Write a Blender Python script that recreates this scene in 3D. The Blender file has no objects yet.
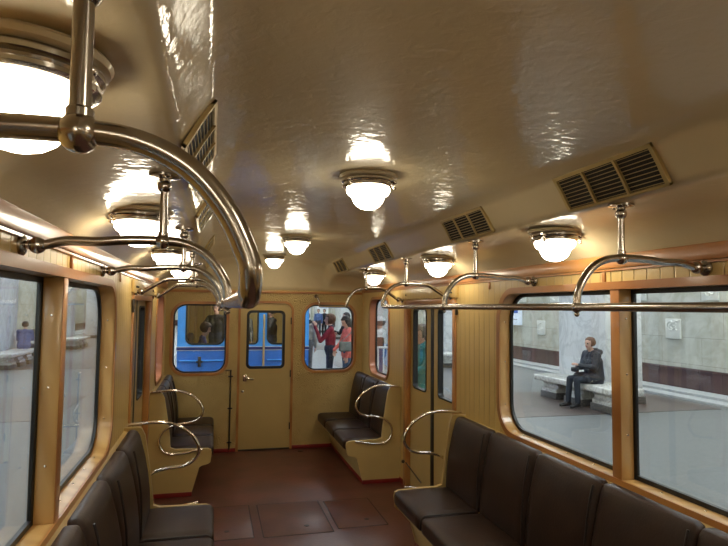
import bpy, bmesh, math, random
import numpy as np
from mathutils import Vector, Matrix, noise
random.seed(4)
sc = bpy.context.scene
COL = sc.collection
PI = math.pi

# ------------------------------------------------------------------ materials
def _new(name):
    m = bpy.data.materials.new(name); m.use_nodes = True
    nt = m.node_tree; b = nt.nodes['Principled BSDF']
    return m, nt, b

def _coords(nt, scale=(1, 1, 1), loc=(0, 0, 0), rot=(0, 0, 0)):
    tc = nt.nodes.new('ShaderNodeTexCoord'); mp = nt.nodes.new('ShaderNodeMapping')
    mp.inputs['Scale'].default_value = scale; mp.inputs['Location'].default_value = loc; mp.inputs['Rotation'].default_value = rot
    nt.links.new(tc.outputs['Object'], mp.inputs['Vector'])
    return mp.outputs['Vector']

def _noise(nt, vec, scale, detail=3, dist=0.0, rough=.5):
    n = nt.nodes.new('ShaderNodeTexNoise')
    n.inputs['Scale'].default_value = scale; n.inputs['Detail'].default_value = detail
    n.inputs['Distortion'].default_value = dist; n.inputs['Roughness'].default_value = rough
    nt.links.new(vec, n.inputs['Vector'])
    return n.outputs['Fac']

def _ramp(nt, fac, stops):
    r = nt.nodes.new('ShaderNodeValToRGB'); e = r.color_ramp.elements
    while len(e) < len(stops): e.new(.5)
    for i, (p, c) in enumerate(stops):
        e[i].position = p; e[i].color = (*c, 1)
    nt.links.new(fac, r.inputs['Fac'])
    return r.outputs['Color']

def _bump(nt, b, height, strength, dist=.01, prev=None):
    n = nt.nodes.new('ShaderNodeBump'); n.inputs['Strength'].default_value = strength; n.inputs['Distance'].default_value = dist
    nt.links.new(height, n.inputs['Height'])
    if prev: nt.links.new(prev, n.inputs['Normal'])
    nt.links.new(n.outputs['Normal'], b.inputs['Normal'])
    return n.outputs['Normal']

def plain(name, col, rough=.5, metal=0, coat=0, var=.12, vscale=6, bump=0, bscale=40, emit=None, es=0, spec=.5):
    m, nt, b = _new(name)
    v = _coords(nt)
    f = _noise(nt, v, vscale, 4)
    d = tuple(c * (1 - var) for c in col); l = tuple(min(1, c * (1 + var)) for c in col)
    nt.links.new(_ramp(nt, f, [(.3, d), (.7, l)]), b.inputs['Base Color'])
    b.inputs['Roughness'].default_value = rough; b.inputs['Metallic'].default_value = metal
    b.inputs['Coat Weight'].default_value = coat; b.inputs['Coat Roughness'].default_value = .08
    b.inputs['Specular IOR Level'].default_value = spec
    if bump: _bump(nt, b, _noise(nt, v, bscale, 3), bump)
    if emit:
        b.inputs['Emission Color'].default_value = (*emit, 1); b.inputs['Emission Strength'].default_value = es
    return m

def m_frac(nt, sock, per, wid):
    """smooth 0..1 height that dips in a narrow groove every `per` metres along one axis"""
    d = nt.nodes.new('ShaderNodeMath'); d.operation = 'DIVIDE'; d.inputs[1].default_value = per
    nt.links.new(sock, d.inputs[0])
    f = nt.nodes.new('ShaderNodeMath'); f.operation = 'FRACT'; nt.links.new(d.outputs[0], f.inputs[0])
    r = _ramp(nt, f.outputs[0], [(0, (0, 0, 0)), (wid, (1, 1, 1)), (1 - wid, (1, 1, 1)), (1, (0, 0, 0))])
    return r

M = {}
# ochre side panelling with vertical grooves
m, nt, b = _new('ochre_panelling'); M['panel'] = m  # vertical grooves
v = _coords(nt); sx = nt.nodes.new('ShaderNodeSeparateXYZ'); nt.links.new(v, sx.inputs[0])
g = m_frac(nt, sx.outputs['Y'], .085, .07)
mixc = nt.nodes.new('ShaderNodeMix'); mixc.data_type = 'RGBA'
nt.links.new(_noise(nt, _coords(nt, (1, 1, .25)), 9, 5), mixc.inputs[0])
mixc.inputs[6].default_value = (.54, .37, .125, 1); mixc.inputs[7].default_value = (.66, .47, .175, 1)
mg = nt.nodes.new('ShaderNodeMix'); mg.data_type = 'RGBA'; mg.blend_type = 'MULTIPLY'; mg.inputs[0].default_value = .22
nt.links.new(mixc.outputs[2], mg.inputs[6]); nt.links.new(g, mg.inputs[7]); nt.links.new(mg.outputs[2], b.inputs['Base Color'])
b.inputs['Roughness'].default_value = .38
n1 = _bump(nt, b, g, 1.0, .006); _bump(nt, b, _noise(nt, v, 35, 3), .18, .004, n1)
# end wall with an embossed scallop pattern
m, nt, b = _new('ochre_embossed'); M['emboss'] = m
v = _coords(nt)
vo = nt.nodes.new('ShaderNodeTexVoronoi'); vo.inputs['Scale'].default_value = 13; vo.inputs['Randomness'].default_value = .75
nt.links.new(_coords(nt, (1, .05, 1)), vo.inputs['Vector'])
sn = nt.nodes.new('ShaderNodeMath'); sn.operation = 'MULTIPLY'; sn.inputs[1].default_value = 38; nt.links.new(vo.outputs['Distance'], sn.inputs[0])
s2 = nt.nodes.new('ShaderNodeMath'); s2.operation = 'SINE'; nt.links.new(sn.outputs[0], s2.inputs[0])
nt.links.new(_ramp(nt, _noise(nt, v, 4, 4), [(.3, (.46, .325, .115)), (.7, (.56, .405, .155))]), b.inputs['Base Color'])
b.inputs['Roughness'].default_value = .36
_bump(nt, b, s2.outputs[0], .5, .004)
M['ochre'] = plain('ochre_paint', (.52, .375, .145), .4, bump=.05, bscale=18, var=.07, vscale=3)
M['door_ochre'] = plain('door_paint', (.51, .37, .145), .34, bump=.04, bscale=14, var=.06, vscale=2)
# glossy cream ceiling paint, rippled by hand
m, nt, b = _new('ceiling_paint'); M['ceil'] = m
v = _coords(nt, (1, .55, 1))
nt.links.new(_ramp(nt, _noise(nt, v, 2.2, 5), [(.3, (.58, .475, .285)), (.7, (.66, .555, .35))]), b.inputs['Base Color'])
b.inputs['Roughness'].default_value = .5; b.inputs['Specular IOR Level'].default_value = .12
b.inputs['Coat Weight'].default_value = .62; b.inputs['Coat Roughness'].default_value = .03
n1 = _bump(nt, b, _noise(nt, _coords(nt, (1, .8, 1)), 5.5, 2, .4), .24, .02)
n2 = _bump(nt, b, _noise(nt, _coords(nt, (1, 1, 1)), 26, 3, .6), .30, .005, n1)
_bump(nt, b, _noise(nt, _coords(nt), 160, 2), .1, .001, n2)
nt.links.new(n2, b.inputs['Coat Normal'])
# varnished wood
def wood(name, c1, c2, grain=(1, 1, 1), coat=.6, rough=.3, sc_=5, dist=5):
    m, nt, b = _new(name)
    v = _coords(nt, grain)
    w = nt.nodes.new('ShaderNodeTexWave'); w.wave_type = 'BANDS'; w.bands_direction = 'DIAGONAL'
    w.inputs['Scale'].default_value = sc_; w.inputs['Distortion'].default_value = dist; w.inputs['Detail'].default_value = 3
    w.inputs['Detail Scale'].default_value = 1.2
    nt.links.new(v, w.inputs['Vector'])
    f = _noise(nt, v, 22, 4)
    a = nt.nodes.new('ShaderNodeMath'); a.operation = 'MULTIPLY_ADD'; a.inputs[1].default_value = .65
    nt.links.new(w.outputs['Fac'], a.inputs[0])
    a2 = nt.nodes.new('ShaderNodeMath'); a2.operation = 'MULTIPLY'; a2.inputs[1].default_value = .35
    nt.links.new(f, a2.inputs[0]); nt.links.new(a2.outputs[0], a.inputs[2])
    nt.links.new(_ramp(nt, a.outputs[0], [(.2, c1), (.75, c2)]), b.inputs['Base Color'])
    b.inputs['Roughness'].default_value = rough; b.inputs['Coat Weight'].default_value = coat; b.inputs['Coat Roughness'].default_value = .1
    _bump(nt, b, f, .06, .003)
    return m
M['wood'] = wood('varnished_orange_wood', (.36, .145, .040), (.49, .222, .064), (.5, .12, .5), coat=.25, rough=.36, sc_=2, dist=3)
M['wood_light'] = wood('varnished_light_wood', (.50, .275, .088), (.60, .355, .125), (1.2, 1.2, .35), coat=.4, sc_=4, dist=4)
M['pink'] = plain('copper_pink_paint', (.55, .22, .12), .35, coat=.3, var=.06)
M['floor'] = plain('red_brown_linoleum', (.105, .034, .022), .36, var=.28, vscale=3.2, bump=.12, bscale=30)
M['hatch'] = plain('hatch_linoleum', (.11, .036, .023), .4, var=.22, vscale=5, bump=.12, bscale=30)
M['groove'] = plain('dark_groove', (.018, .010, .008), .6)
M['redtrim'] = plain('dark_red_paint', (.22, .016, .015), .35, var=.15)
M['chrome'] = plain('nickel_plate', (.46, .42, .37), .2, metal=1, var=.12, vscale=9)
M['chrome_bright'] = plain('polished_nickel', (.78, .74, .67), .08, metal=1, var=.06)
M['brass'] = plain('brass_paint', (.55, .42, .18), .35, metal=.3, var=.12)
M['iron'] = plain('dark_steel', (.07, .06, .05), .35, metal=.8, var=.2)
M['black'] = plain('black_rubber', (.008, .008, .008), .45, var=.1)
M['leather'] = plain('dark_brown_leatherette', (.030, .0145, .0085), .42, var=.2, vscale=8, bump=.12, bscale=90, spec=.28)
M['piping'] = plain('leatherette_piping', (.018, .011, .009), .4)
M['void'] = plain('duct_shade', (.01, .009, .008), .8)  # near-black colour stands in for the shade inside the duct
# lamp globe
m, nt, b = _new('opal_glass_lit'); M['globe'] = m
b.inputs['Base Color'].default_value = (.95, .9, .8, 1); b.inputs['Roughness'].default_value = .2
b.inputs['Emission Color'].default_value = (1, .89, .69, 1); b.inputs['Emission Strength'].default_value = 18.0
# window glass
m = bpy.data.materials.new('window_glass'); m.use_nodes = True; nt = m.node_tree; M['glass'] = m
for n in list(nt.nodes): nt.nodes.remove(n)
out = nt.nodes.new('ShaderNodeOutputMaterial'); mx = nt.nodes.new('ShaderNodeMixShader')
tr = nt.nodes.new('ShaderNodeBsdfTransparent'); gl = nt.nodes.new('ShaderNodeBsdfGlossy'); gl.inputs['Roughness'].default_value = .01
tr.inputs['Color'].default_value = (.93, .96, .97, 1)
fr = nt.nodes.new('ShaderNodeLayerWeight'); fr.inputs['Blend'].default_value = .5
pw = nt.nodes.new('ShaderNodeMath'); pw.operation = 'POWER'; pw.inputs[1].default_value = 4.5; nt.links.new(fr.outputs['Facing'], pw.inputs[0])
cl = nt.nodes.new('ShaderNodeMath'); cl.operation = 'MULTIPLY_ADD'; cl.inputs[1].default_value = .8; cl.inputs[2].default_value = .035; cl.use_clamp = True
nt.links.new(pw.outputs[0], cl.inputs[0]); nt.links.new(cl.outputs[0], mx.inputs[0])
nt.links.new(tr.outputs[0], mx.inputs[1]); nt.links.new(gl.outputs[0], mx.inputs[2]); nt.links.new(mx.outputs[0], out.inputs[0])
# station
def marble(name, base, vein, scale=1.4, rough=.22, pos=(.5, .62)):
    m, nt, b = _new(name)
    v = _coords(nt)
    f = _noise(nt, v, scale, 8, 2.2, .62)
    g = nt.nodes.new('ShaderNodeMath'); g.operation = 'SUBTRACT'; g.inputs[1].default_value = .5; nt.links.new(f, g.inputs[0])
    a = nt.nodes.new('ShaderNodeMath'); a.operation = 'ABSOLUTE'; nt.links.new(g.outputs[0], a.inputs[0])
    nt.links.new(_ramp(nt, a.outputs[0], [(0, vein), (.045, base), (1, base)]), b.inputs['Base Color'])
    b.inputs['Roughness'].default_value = rough
    return m
M['marble'] = marble('white_marble', (.74, .76, .76), (.58, .60, .61), .8)
M['bench_marble'] = marble('bench_marble', (.66, .66, .63), (.36, .35, .32), 4)
def tiled(name, c1, c2, mortar, w, h, along='Y', rough=.25, msize=.006, veins=True):
    m, nt, b = _new(name)
    tc = nt.nodes.new('ShaderNodeTexCoord'); sp = nt.nodes.new('ShaderNodeSeparateXYZ'); cb = nt.nodes.new('ShaderNodeCombineXYZ')
    nt.links.new(tc.outputs['Object'], sp.inputs[0])
    if along == 'Y': nt.links.new(sp.outputs['Y'], cb.inputs[0]); nt.links.new(sp.outputs['Z'], cb.inputs[1])
    elif along == 'X': nt.links.new(sp.outputs['X'], cb.inputs[0]); nt.links.new(sp.outputs['Z'], cb.inputs[1])
    else: nt.links.new(sp.outputs['X'], cb.inputs[0]); nt.links.new(sp.outputs['Y'], cb.inputs[1])
    br = nt.nodes.new('ShaderNodeTexBrick'); nt.links.new(cb.outputs[0], br.inputs['Vector'])
    br.inputs['Scale'].default_value = 1; br.inputs['Brick Width'].default_value = w; br.inputs['Row Height'].default_value = h
    br.inputs['Mortar Size'].default_value = msize; br.inputs['Mortar Smooth'].default_value = .2; br.inputs['Bias'].default_value = 0
    br.offset = .5 if along != 'XY' else 0
    br.inputs['Color1'].default_value = (*c1, 1); br.inputs['Color2'].default_value = (*c2, 1); br.inputs['Mortar'].default_value = (*mortar, 1)
    mixn = nt.nodes.new('ShaderNodeMix'); mixn.data_type = 'RGBA'; mixn.blend_type = 'MULTIPLY'; mixn.inputs[0].default_value = .8
    nt.links.new(br.outputs['Color'], mixn.inputs[6])
    nt.links.new(_ramp(nt, _noise(nt, tc.outputs['Object'], 1.7 if veins else 30, 7, 1.4 if veins else 0), [(.35, (.72, .70, .64) if veins else (.8, .8, .8)), (.6, (1, 1, 1))]), mixn.inputs[7])
    nt.links.new(mixn.outputs[2], b.inputs['Base Color'])
    b.inputs['Roughness'].default_value = rough
    return m
M['wall_tile'] = tiled('station_marble_tiles', (.62, .61, .53), (.52, .53, .46), (.36, .36, .31), 1.2, .62)
M['wall_tile_x'] = tiled('station_marble_tiles_end', (.62, .61, .53), (.52, .53, .46), (.36, .36, .31), 1.2, .62, 'X')
M['dado'] = tiled('maroon_marble', (.105, .055, .05), (.075, .042, .04), (.03, .02, .02), .62, .6, 'Y')
M['dado_x'] = tiled('maroon_marble_end', (.105, .055, .05), (.075, .042, .04), (.03, .02, .02), .62, .6, 'X')
M['granite'] = tiled('grey_granite', (.19, .197, .20), (.17, .178, .182), (.13, .135, .14), 1.4, 1.4, 'XY', .42, .004, False)
M['granite_brown'] = tiled('brown_granite', (.135, .105, .095), (.115, .09, .083), (.08, .06, .055), 1.4, .9, 'XY', .35, .004, False)
M['granite_light'] = plain('light_granite', (.5, .52, .52), .4, var=.15, vscale=20)
M['granite_dark'] = plain('speckled_dark_granite', (.09, .085, .08), .35, var=.7, vscale=38)
M['concrete'] = plain('track_bed', (.10, .095, .09), .8, var=.3)
M['plaster'] = plain('white_plaster', (.72, .72, .70), .7, var=.05)
M['relief'] = plain('carved_plaster', (.72, .73, .68), .5, var=.08)
M['platform_lamp'] = plain('lit_diffuser', (.9, .9, .9), .5, emit=(.95, .99, 1.0), es=15)
M['blue'] = plain('sky_blue_enamel', (.06, .34, .88), .28, coat=.4, var=.06)
M['blue_low'] = plain('royal_blue_enamel', (.035, .17, .60), .3, coat=.4, var=.08)
M['navy'] = plain('navy_enamel', (.01, .02, .13), .3)
M['stripe'] = plain('pale_line_paint', (.60, .62, .62), .4)
M['gold'] = plain('wooden_gold_bar', (.55, .36, .15), .35, metal=.3)
M['white_metal'] = plain('white_painted_metal', (.78, .8, .8), .35)
M['sign_white'] = plain('sign_white', (.70, .78, .88), .4, emit=(.75, .86, 1), es=.25)
M['sign_blue'] = plain('sign_blue', (.02, .12, .55), .4)
M['sign_grey'] = plain('sign_grey', (.30, .35, .42), .5)
# people
M['skin'] = plain('skin', (.56, .33, .24), .5, var=.08)
def cloth(name, c, r=.8): M[name] = plain(name, c, r, var=.22, vscale=14, bump=.25, bscale=26)
cloth('navy_coat', (.009, .012, .022), .6); cloth('navy_trousers', (.018, .024, .036)); cloth('black_shoe', (.012, .012, .014), .35)
cloth('red_sweater', (.26, .018, .035)); cloth('dark_denim', (.025, .032, .055)); cloth('mid_denim', (.06, .11, .20)); cloth('coral_jacket', (.72, .16, .13))
cloth('beige_shirt', (.36, .33, .26)); cloth('grey_trousers', (.14, .14, .14)); cloth('black_cloth', (.012, .012, .014)); cloth('blue_shirt', (.06, .12, .30))
cloth('white_shirt', (.70, .74, .78)); cloth('teal_jacket', (.05, .26, .29)); cloth('purple_jacket', (.045, .04, .13)); cloth('blue_jacket', (.08, .13, .30)); cloth('blue_jeans', (.05, .10, .26))
cloth('brown_leather', (.07, .03, .02), .5); cloth('grey_bag', (.14, .15, .14)); cloth('white_cap', (.75, .76, .78)); cloth('pale_scarf', (.6, .58, .55))
cloth('brown_hair', (.06, .025, .013), .6); cloth('auburn_hair', (.11, .045, .02), .6); cloth('dark_hair', (.015, .01, .009), .6); cloth('grey_hair', (.16, .13, .11), .6)
M['eye'] = plain('dark_eye', (.02, .015, .012), .2)
M['lip'] = plain('lips', (.35, .10, .09), .5)

# ------------------------------------------------------------------ geometry helpers
def obj(name, bm, mat, parent=None, smooth=True, ang=35, mats=None):
    bmesh.ops.recalc_face_normals(bm, faces=bm.faces[:])
    me = bpy.data.meshes.new(name); bm.to_mesh(me); bm.free()
    for mm in (mats or [mat]): me.materials.append(M[mm])
    o = bpy.data.objects.new(name, me); COL.objects.link(o)
    if parent: o.parent = parent
    if smooth:
        me.shade_smooth()
        try: me.set_sharp_from_angle(angle=math.radians(ang))
        except Exception: pass
    return o

def thing(name, label, cat, loc=(0, 0, 0), rz=0, group=None):
    o = bpy.data.objects.new(name, None); COL.objects.link(o); o.empty_display_size = .1
    o.location = loc; o.rotation_euler = (0, 0, rz)
    o['label'] = label; o['category'] = cat
    if group: o['group'] = group
    return o

def tag(o, label, cat, group=None):
    o['label'] = label; o['category'] = cat
    if group: o['group'] = group
    return o

def st(o): o['kind'] = 'structure'; return o
def struct_empty(name):
    o = bpy.data.objects.new(name, None); COL.objects.link(o); o['kind'] = 'structure'; o.empty_display_size = .1
    return o

def dup(root, loc=None, rz=None, label=None, group=None, parent=None):
    r = root.copy(); COL.objects.link(r)
    if parent: r.parent = parent
    if loc is not None: r.location = loc
    if rz is not None: r.rotation_euler = (0, 0, rz)
    if label: r['label'] = label
    if group: r['group'] = group
    for ch in list(root.children): dup(ch, parent=r)
    return r

def BM(): return bmesh.new()
def box(bm, x0, x1, y0, y1, z0, z1, bev=0, seg=2):
    r = bmesh.ops.create_cube(bm, size=1)
    vs = r['verts']
    for v in vs:
        v.co = Vector(((x0 + x1) / 2 + v.co.x * (x1 - x0), (y0 + y1) / 2 + v.co.y * (y1 - y0), (z0 + z1) / 2 + v.co.z * (z1 - z0)))
    if bev:
        es = {e for v in vs for e in v.link_edges}
        bmesh.ops.bevel(bm, geom=list(es), offset=bev, segments=seg, affect='EDGES', profile=.5)
    return bm

def rbox(bm, lo, hi, r, n=8, crown=(0, 0, 0), fn=None):
    """rounded, slightly crowned upholstery block"""
    tmp = bmesh.new(); bmesh.ops.create_cube(tmp, size=2)
    bmesh.ops.subdivide_edges(tmp, edges=tmp.edges[:], cuts=n, use_grid_fill=True)
    lo = Vector(lo); hi = Vector(hi); c = (lo + hi) / 2; h = (hi - lo) / 2
    mp = {}
    for v in tmp.verts:
        u = v.co.copy()
        # push samples towards the edges for a finer radius
        q = Vector([math.copysign(abs(t) ** .6, t) * h[i] for i, t in enumerate(u)])
        inn = Vector([max(-h[i] + r, min(h[i] - r, q[i])) for i in range(3)])
        d = q - inn
        if d.length > 1e-6: q = inn + d.normalized() * r
        for i in range(3):
            if crown[i]:
                a, b_ = [j for j in range(3) if j != i]
                k = (1 - (q[a] / h[a]) ** 2) * (1 - (q[b_] / h[b_]) ** 2)
                q[i] += math.copysign(1, q[i]) * crown[i] * max(0, k) * abs(q[i] / h[i])
        p = q + c
        if fn: p = fn(p)
        mp[v] = bm.verts.new(p)
    for f in tmp.faces: bm.faces.new([mp[v] for v in f.verts])
    tmp.free()
    return bm

def prism(bm, pts, lo, hi, axis='y'):
    """extrude the polygon pts (x,z) along y, (y,z) along x, or (x,y) along z"""
    def P(a, b_, t):
        return {'y': (a, t, b_), 'x': (t, a, b_), 'z': (a, b_, t)}[axis]
    A = [bm.verts.new(P(a, b_, lo)) for a, b_ in pts]; B = [bm.verts.new(P(a, b_, hi)) for a, b_ in pts]
    n = len(pts)
    for i in range(n): bm.faces.new((A[i], A[(i + 1) % n], B[(i + 1) % n], B[i]))
    bm.faces.new(A[::-1]); bm.faces.new(B)
    return bm

def smooth_path(pts, n=6):
    P = [Vector(p) for p in pts]; out = []
    for i in range(len(P) - 1):
        p0 = P[i - 1] if i else P[0] * 2 - P[1]; p1 = P[i]; p2 = P[i + 1]; p3 = P[i + 2] if i + 2 < len(P) else P[-1] * 2 - P[-2]
        for k in range(n):
            t = k / n
            out.append(.5 * ((2 * p1) + (p2 - p0) * t + (2 * p0 - 5 * p1 + 4 * p2 - p3) * t * t + (-p0 + 3 * p1 - 3 * p2 + p3) * t ** 3))
    out.append(P[-1]); return out

def tube(bm, pts, r, seg=14, rs=None):
    P = [Vector(p) for p in pts]; rings = []
    up = None
    for i, p in enumerate(P):
        t = (P[min(i + 1, len(P) - 1)] - P[max(i - 1, 0)]).normalized()
        if up is None:
            up = Vector((0, 0, 1)) if abs(t.z) < .9 else Vector((1, 0, 0))
        a = up - t * up.dot(t)
        a.normalize(); b_ = t.cross(a); up = a
        rr = rs[i] if rs else r
        rings.append([bm.verts.new(p + (a * math.cos(2 * PI * k / seg) + b_ * math.sin(2 * PI * k / seg)) * rr) for k in range(seg)])
    for i in range(len(rings) - 1):
        for k in range(seg): bm.faces.new((rings[i][k], rings[i][(k + 1) % seg], rings[i + 1][(k + 1) % seg], rings[i + 1][k]))
    bm.faces.new(rings[0][::-1]); bm.faces.new(rings[-1])
    return bm

def lathe(bm, prof, c=(0, 0, 0), axis='z', seg=32, close=True):
    c = Vector(c); rings = []
    for r, z in prof:
        ring = []
        for k in range(seg):
            a = 2 * PI * k / seg; x, y = r * math.cos(a), r * math.sin(a)
            p = {'z': (x, y, z), 'x': (z, x, y), 'y': (x, z, y)}[axis]
            ring.append(bm.verts.new(c + Vector(p)))
        rings.append(ring)
    for i in range(len(rings) - 1):
        for k in range(seg): bm.faces.new((rings[i][k], rings[i][(k + 1) % seg], rings[i + 1][(k + 1) % seg], rings[i + 1][k]))
    if close: bm.faces.new(rings[0]); bm.faces.new(rings[-1][::-1])
    return bm

def ball(bm, c, r, sx=1, sy=1, sz=1, u=20, v=12):
    r_ = bmesh.ops.create_uvsphere(bm, u_segments=u, v_segments=v, radius=r)
    for w in r_['verts']: w.co = Vector((w.co.x * sx, w.co.y * sy, w.co.z * sz)) + Vector(c)
    return bm

def rrect(x0, x1, y0, y1, r, n=8):
    pts = []
    for cx, cy, a0 in ((x1 - r, y1 - r, 0), (x0 + r, y1 - r, 90), (x0 + r, y0 + r, 180), (x1 - r, y0 + r, 270)):
        for k in range(n + 1):
            a = math.radians(a0 + 90 * k / n); pts.append((cx + r * math.cos(a), cy + r * math.sin(a)))
    return pts

# planes to build flat plates in: local (u, v, w) -> world
def PLANE(kind):
    if kind == 'side': return lambda u, v, w: (w, u, v)      # u = Y, v = Z, w = X
    if kind == 'end': return lambda u, v, w: (u, w, v)       # u = X, v = Z, w = Y
    if kind == 'flat': return lambda u, v, w: (u, v, w)

def plate(bm, outer, holes, w0, w1, kind):
    """flat plate with holes, between w0 and w1 along the plane's normal"""
    F = PLANE(kind)
    tmp = bmesh.new(); edges = []
    for loop in [outer] + holes:
        vs = [tmp.verts.new((a, b_, 0)) for a, b_ in loop]
        edges += [tmp.edges.new((vs[i], vs[(i + 1) % len(vs)])) for i in range(len(vs))]
    bmesh.ops.triangle_fill(tmp, use_beauty=True, use_dissolve=False, edges=edges, normal=(0, 0, 1))
    tmp.verts.index_update()
    A = [bm.verts.new(F(v.co.x, v.co.y, w0)) for v in tmp.verts]; B = [bm.verts.new(F(v.co.x, v.co.y, w1)) for v in tmp.verts]
    for f in tmp.faces:
        ix = [v.index for v in f.verts]
        bm.faces.new([A[i] for i in ix][::-1]); bm.faces.new([B[i] for i in ix])
    for e in tmp.edges:
        if len(e.link_faces) == 1:
            i, j = e.verts[0].index, e.verts[1].index
            bm.faces.new((A[i], A[j], B[j], B[i]))
    tmp.free(); return bm

def ring_plate(bm, o, i_, w0, w1, kind):
    """band between two loops of equal length"""
    F = PLANE(kind); n = len(o)
    L = [[bm.verts.new(F(a, b_, w)) for a, b_ in loop] for loop, w in ((o, w0), (i_, w0), (i_, w1), (o, w1))]
    for k in range(4):
        for j in range(n):
            bm.faces.new((L[k][j], L[k][(j + 1) % n], L[(k + 1) % 4][(j + 1) % n], L[(k + 1) % 4][j]))
    return bm

W = 1.28            # half width of the car inside
YE = 7.66           # end wall
YR = -4.25          # rear
DOORS = [(4.56, 5.78), (-.76, .46)]
BIGWIN = [(1.29, 3.75), (-4.05, -1.59)]
SMALL = (6.42, 7.26)
ARCHES = [.75, 1.955, 3.28, 4.607]
S_ = {1: 'right', -1: 'left'}

# ------------------------------------------------------------------ car shell
bm = box(BM(), -W, W, YR, YE, -.06, 0)
st(obj('floor', bm, 'floor', smooth=False))

wn = 0; dn = 0
for s in (1, -1):
    outer = [(YR, 0), (YE, 0), (YE, 2.14), (YR, 2.14)]
    # doorways reach the floor: build the outline around them
    outer = [(YR, 0)]
    for y0, y1 in sorted(DOORS): outer += [(y0, 0), (y0, 1.92), (y1, 1.92), (y1, 0)]
    outer += [(YE, 0), (YE, 2.16), (YR, 2.16)]
    holes = [rrect(a, b_, 1.0, 1.97, .2) for a, b_ in BIGWIN] + [rrect(SMALL[0], SMALL[1], 1.02, 1.97, .16)]
    bm = plate(BM(), outer, holes, s * W, s * (W + .09), 'side')
    st(obj('wall_' + S_[s], bm, 'panel', smooth=False))
    # big windows: lining, rim, rubber, panes, mullion
    for a, b_ in BIGWIN:
        wn += 1
        w = struct_empty('window_%d' % wn)
        o_ = rrect(a, b_, 1.0, 1.97, .2); i_ = rrect(a + .012, b_ - .012, 1.012, 1.958, .19)
        obj('window_lining', ring_plate(BM(), o_, i_, s * (W - .004), s * (W + .09), 'side'), 'wood_light', w)
        o2 = rrect(a - .028, b_ + .028, .972, 1.998, .226)
        obj('window_rim', ring_plate(BM(), o2, i_, s * (W - .012), s * (W - .0005), 'side'), 'wood', w)
        c = (a + b_) / 2
        for y0, y1 in ((a, c), (c, b_)):
            pass
        g_o = rrect(a + .012, b_ - .012, 1.012, 1.958, .19); g_i = rrect(a + .034, b_ - .034, 1.034, 1.936, .17)
        obj('rubber_gasket', ring_plate(BM(), g_o, g_i, s * (W + .07), s * (W + .088), 'side'), 'black', w)
        obj('window_pane', plate(BM(), rrect(a + .02, b_ - .02, 1.02, 1.95, .18), [], s * (W + .078), s * (W + .082), 'side'), 'glass', w, smooth=False)
        bm = BM(); x = sorted((s * (W - .002), s * (W + .07)))
        box(bm, x[0], x[1], c - .032, c + .032, 1.012, 1.958, .004)
        mu = obj('mullion', bm, 'wood_light', w)
        bm = BM(); x = sorted((s * (W - .006), s * (W - .002)))
        box(bm, x[0], x[1], c - .033, c + .033, 1.0, 1.965, .0015); obj('mullion_face', bm, 'wood', mu)
        bm = BM(); x = sorted((s * (W + .070), s * (W + .088))); box(bm, x[0], x[1], c - .05, c + .05, 1.02, 1.95, .004)
        obj('mullion_rubber', bm, 'black', mu)
        bm = BM()
        for z in (1.18, 1.48, 1.76):
            ball(bm, (s * (W + .035), b_ - .0125, z), .005, sy=.5, u=10, v=6)
            ball(bm, (s * (W + .035), c - .0325, z + .05), .005, sy=.5, u=10, v=6)
        for k in range(9): ball(bm, (s * (W + .04), a + .25 + k * (b_ - a - .5) / 8, 1.0125), .005, sz=.5, u=10, v=6)
        obj('frame_screws', bm, 'chrome_bright', w)
    # small rear window in a pink frame
    wn += 1; w = struct_empty('window_%d' % wn)
    a, b_ = SMALL
    o_ = rrect(a, b_, 1.02, 1.97, .16); i_ = rrect(a + .01, b_ - .01, 1.03, 1.96, .15)
    obj('window_lining', ring_plate(BM(), o_, i_, s * (W - .004), s * (W + .09), 'side'), 'pink', w)
    obj('window_rim', ring_plate(BM(), rrect(a - .022, b_ + .022, .998, 1.992, .182), i_, s * (W - .012), s * (W - .0005), 'side'), 'wood', w)
    obj('rubber_gasket', ring_plate(BM(), rrect(a + .01, b_ - .01, 1.03, 1.96, .15), rrect(a + .03, b_ - .03, 1.05, 1.94, .13), s * (W + .07), s * (W + .088), 'side'), 'black', w)
    obj('window_pane', plate(BM(), rrect(a + .02, b_ - .02, 1.04, 1.95, .14), [], s * (W + .078), s * (W + .082), 'side'), 'glass', w, smooth=False)
    # sliding doors
    for y0, y1 in DOORS:
        dn += 1; d = struct_empty('door_%d' % dn)
        c = (y0 + y1) / 2
        for k, (p0, p1) in enumerate(((y0 - .06, c - .046), (c + .046, y1 + .06))):
            ya, yb = (y0 + .075, c - .15) if k == 0 else (c + .15, y1 - .075)
            hole = rrect(ya, yb, 1.03, 1.85, .05)
            leaf = obj('door_leaf', plate(BM(), [(p0, .01), (p1, .01), (p1, 1.95), (p0, 1.95)], [hole], s * (W + .045), s * (W + .085), 'side'), 'door_ochre', d, smooth=False)
            obj('rubber_gasket', ring_plate(BM(), hole, rrect(ya + .014, yb - .014, 1.044, 1.836, .04), s * (W + .038), s * (W + .09), 'side'), 'black', leaf)
            obj('door_glass', plate(BM(), rrect(ya + .01, yb - .01, 1.04, 1.84, .04), [], s * (W + .062), s * (W + .066), 'side'), 'glass', leaf, smooth=False)
        bm = BM(); x = sorted((s * (W + .043), s * (W + .087)))
        box(bm, x[0], x[1], c - .045, c + .045, .012, 1.94, .006); obj('rubber_seal', bm, 'black', d)
        bm = BM(); x = sorted((s * (W - .014), s * (W + .04)))
        for (p0, p1) in ((y0 - .055, y0 + .007), (y1 - .007, y1 + .075)): box(bm, x[0], x[1], p0, p1, .0, 1.925, .004)
        box(bm, x[0], x[1], y0 + .0, y1 - .0, 1.893, 1.935, .004)
        obj('door_jamb', bm, 'wood', d)
        bm = BM(); x = sorted((s * (W - .02), s * (W - .001)))
        box(bm, x[0], x[1], y0 - .1, y1 + .16, 1.945, 2.045, .006)
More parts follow.
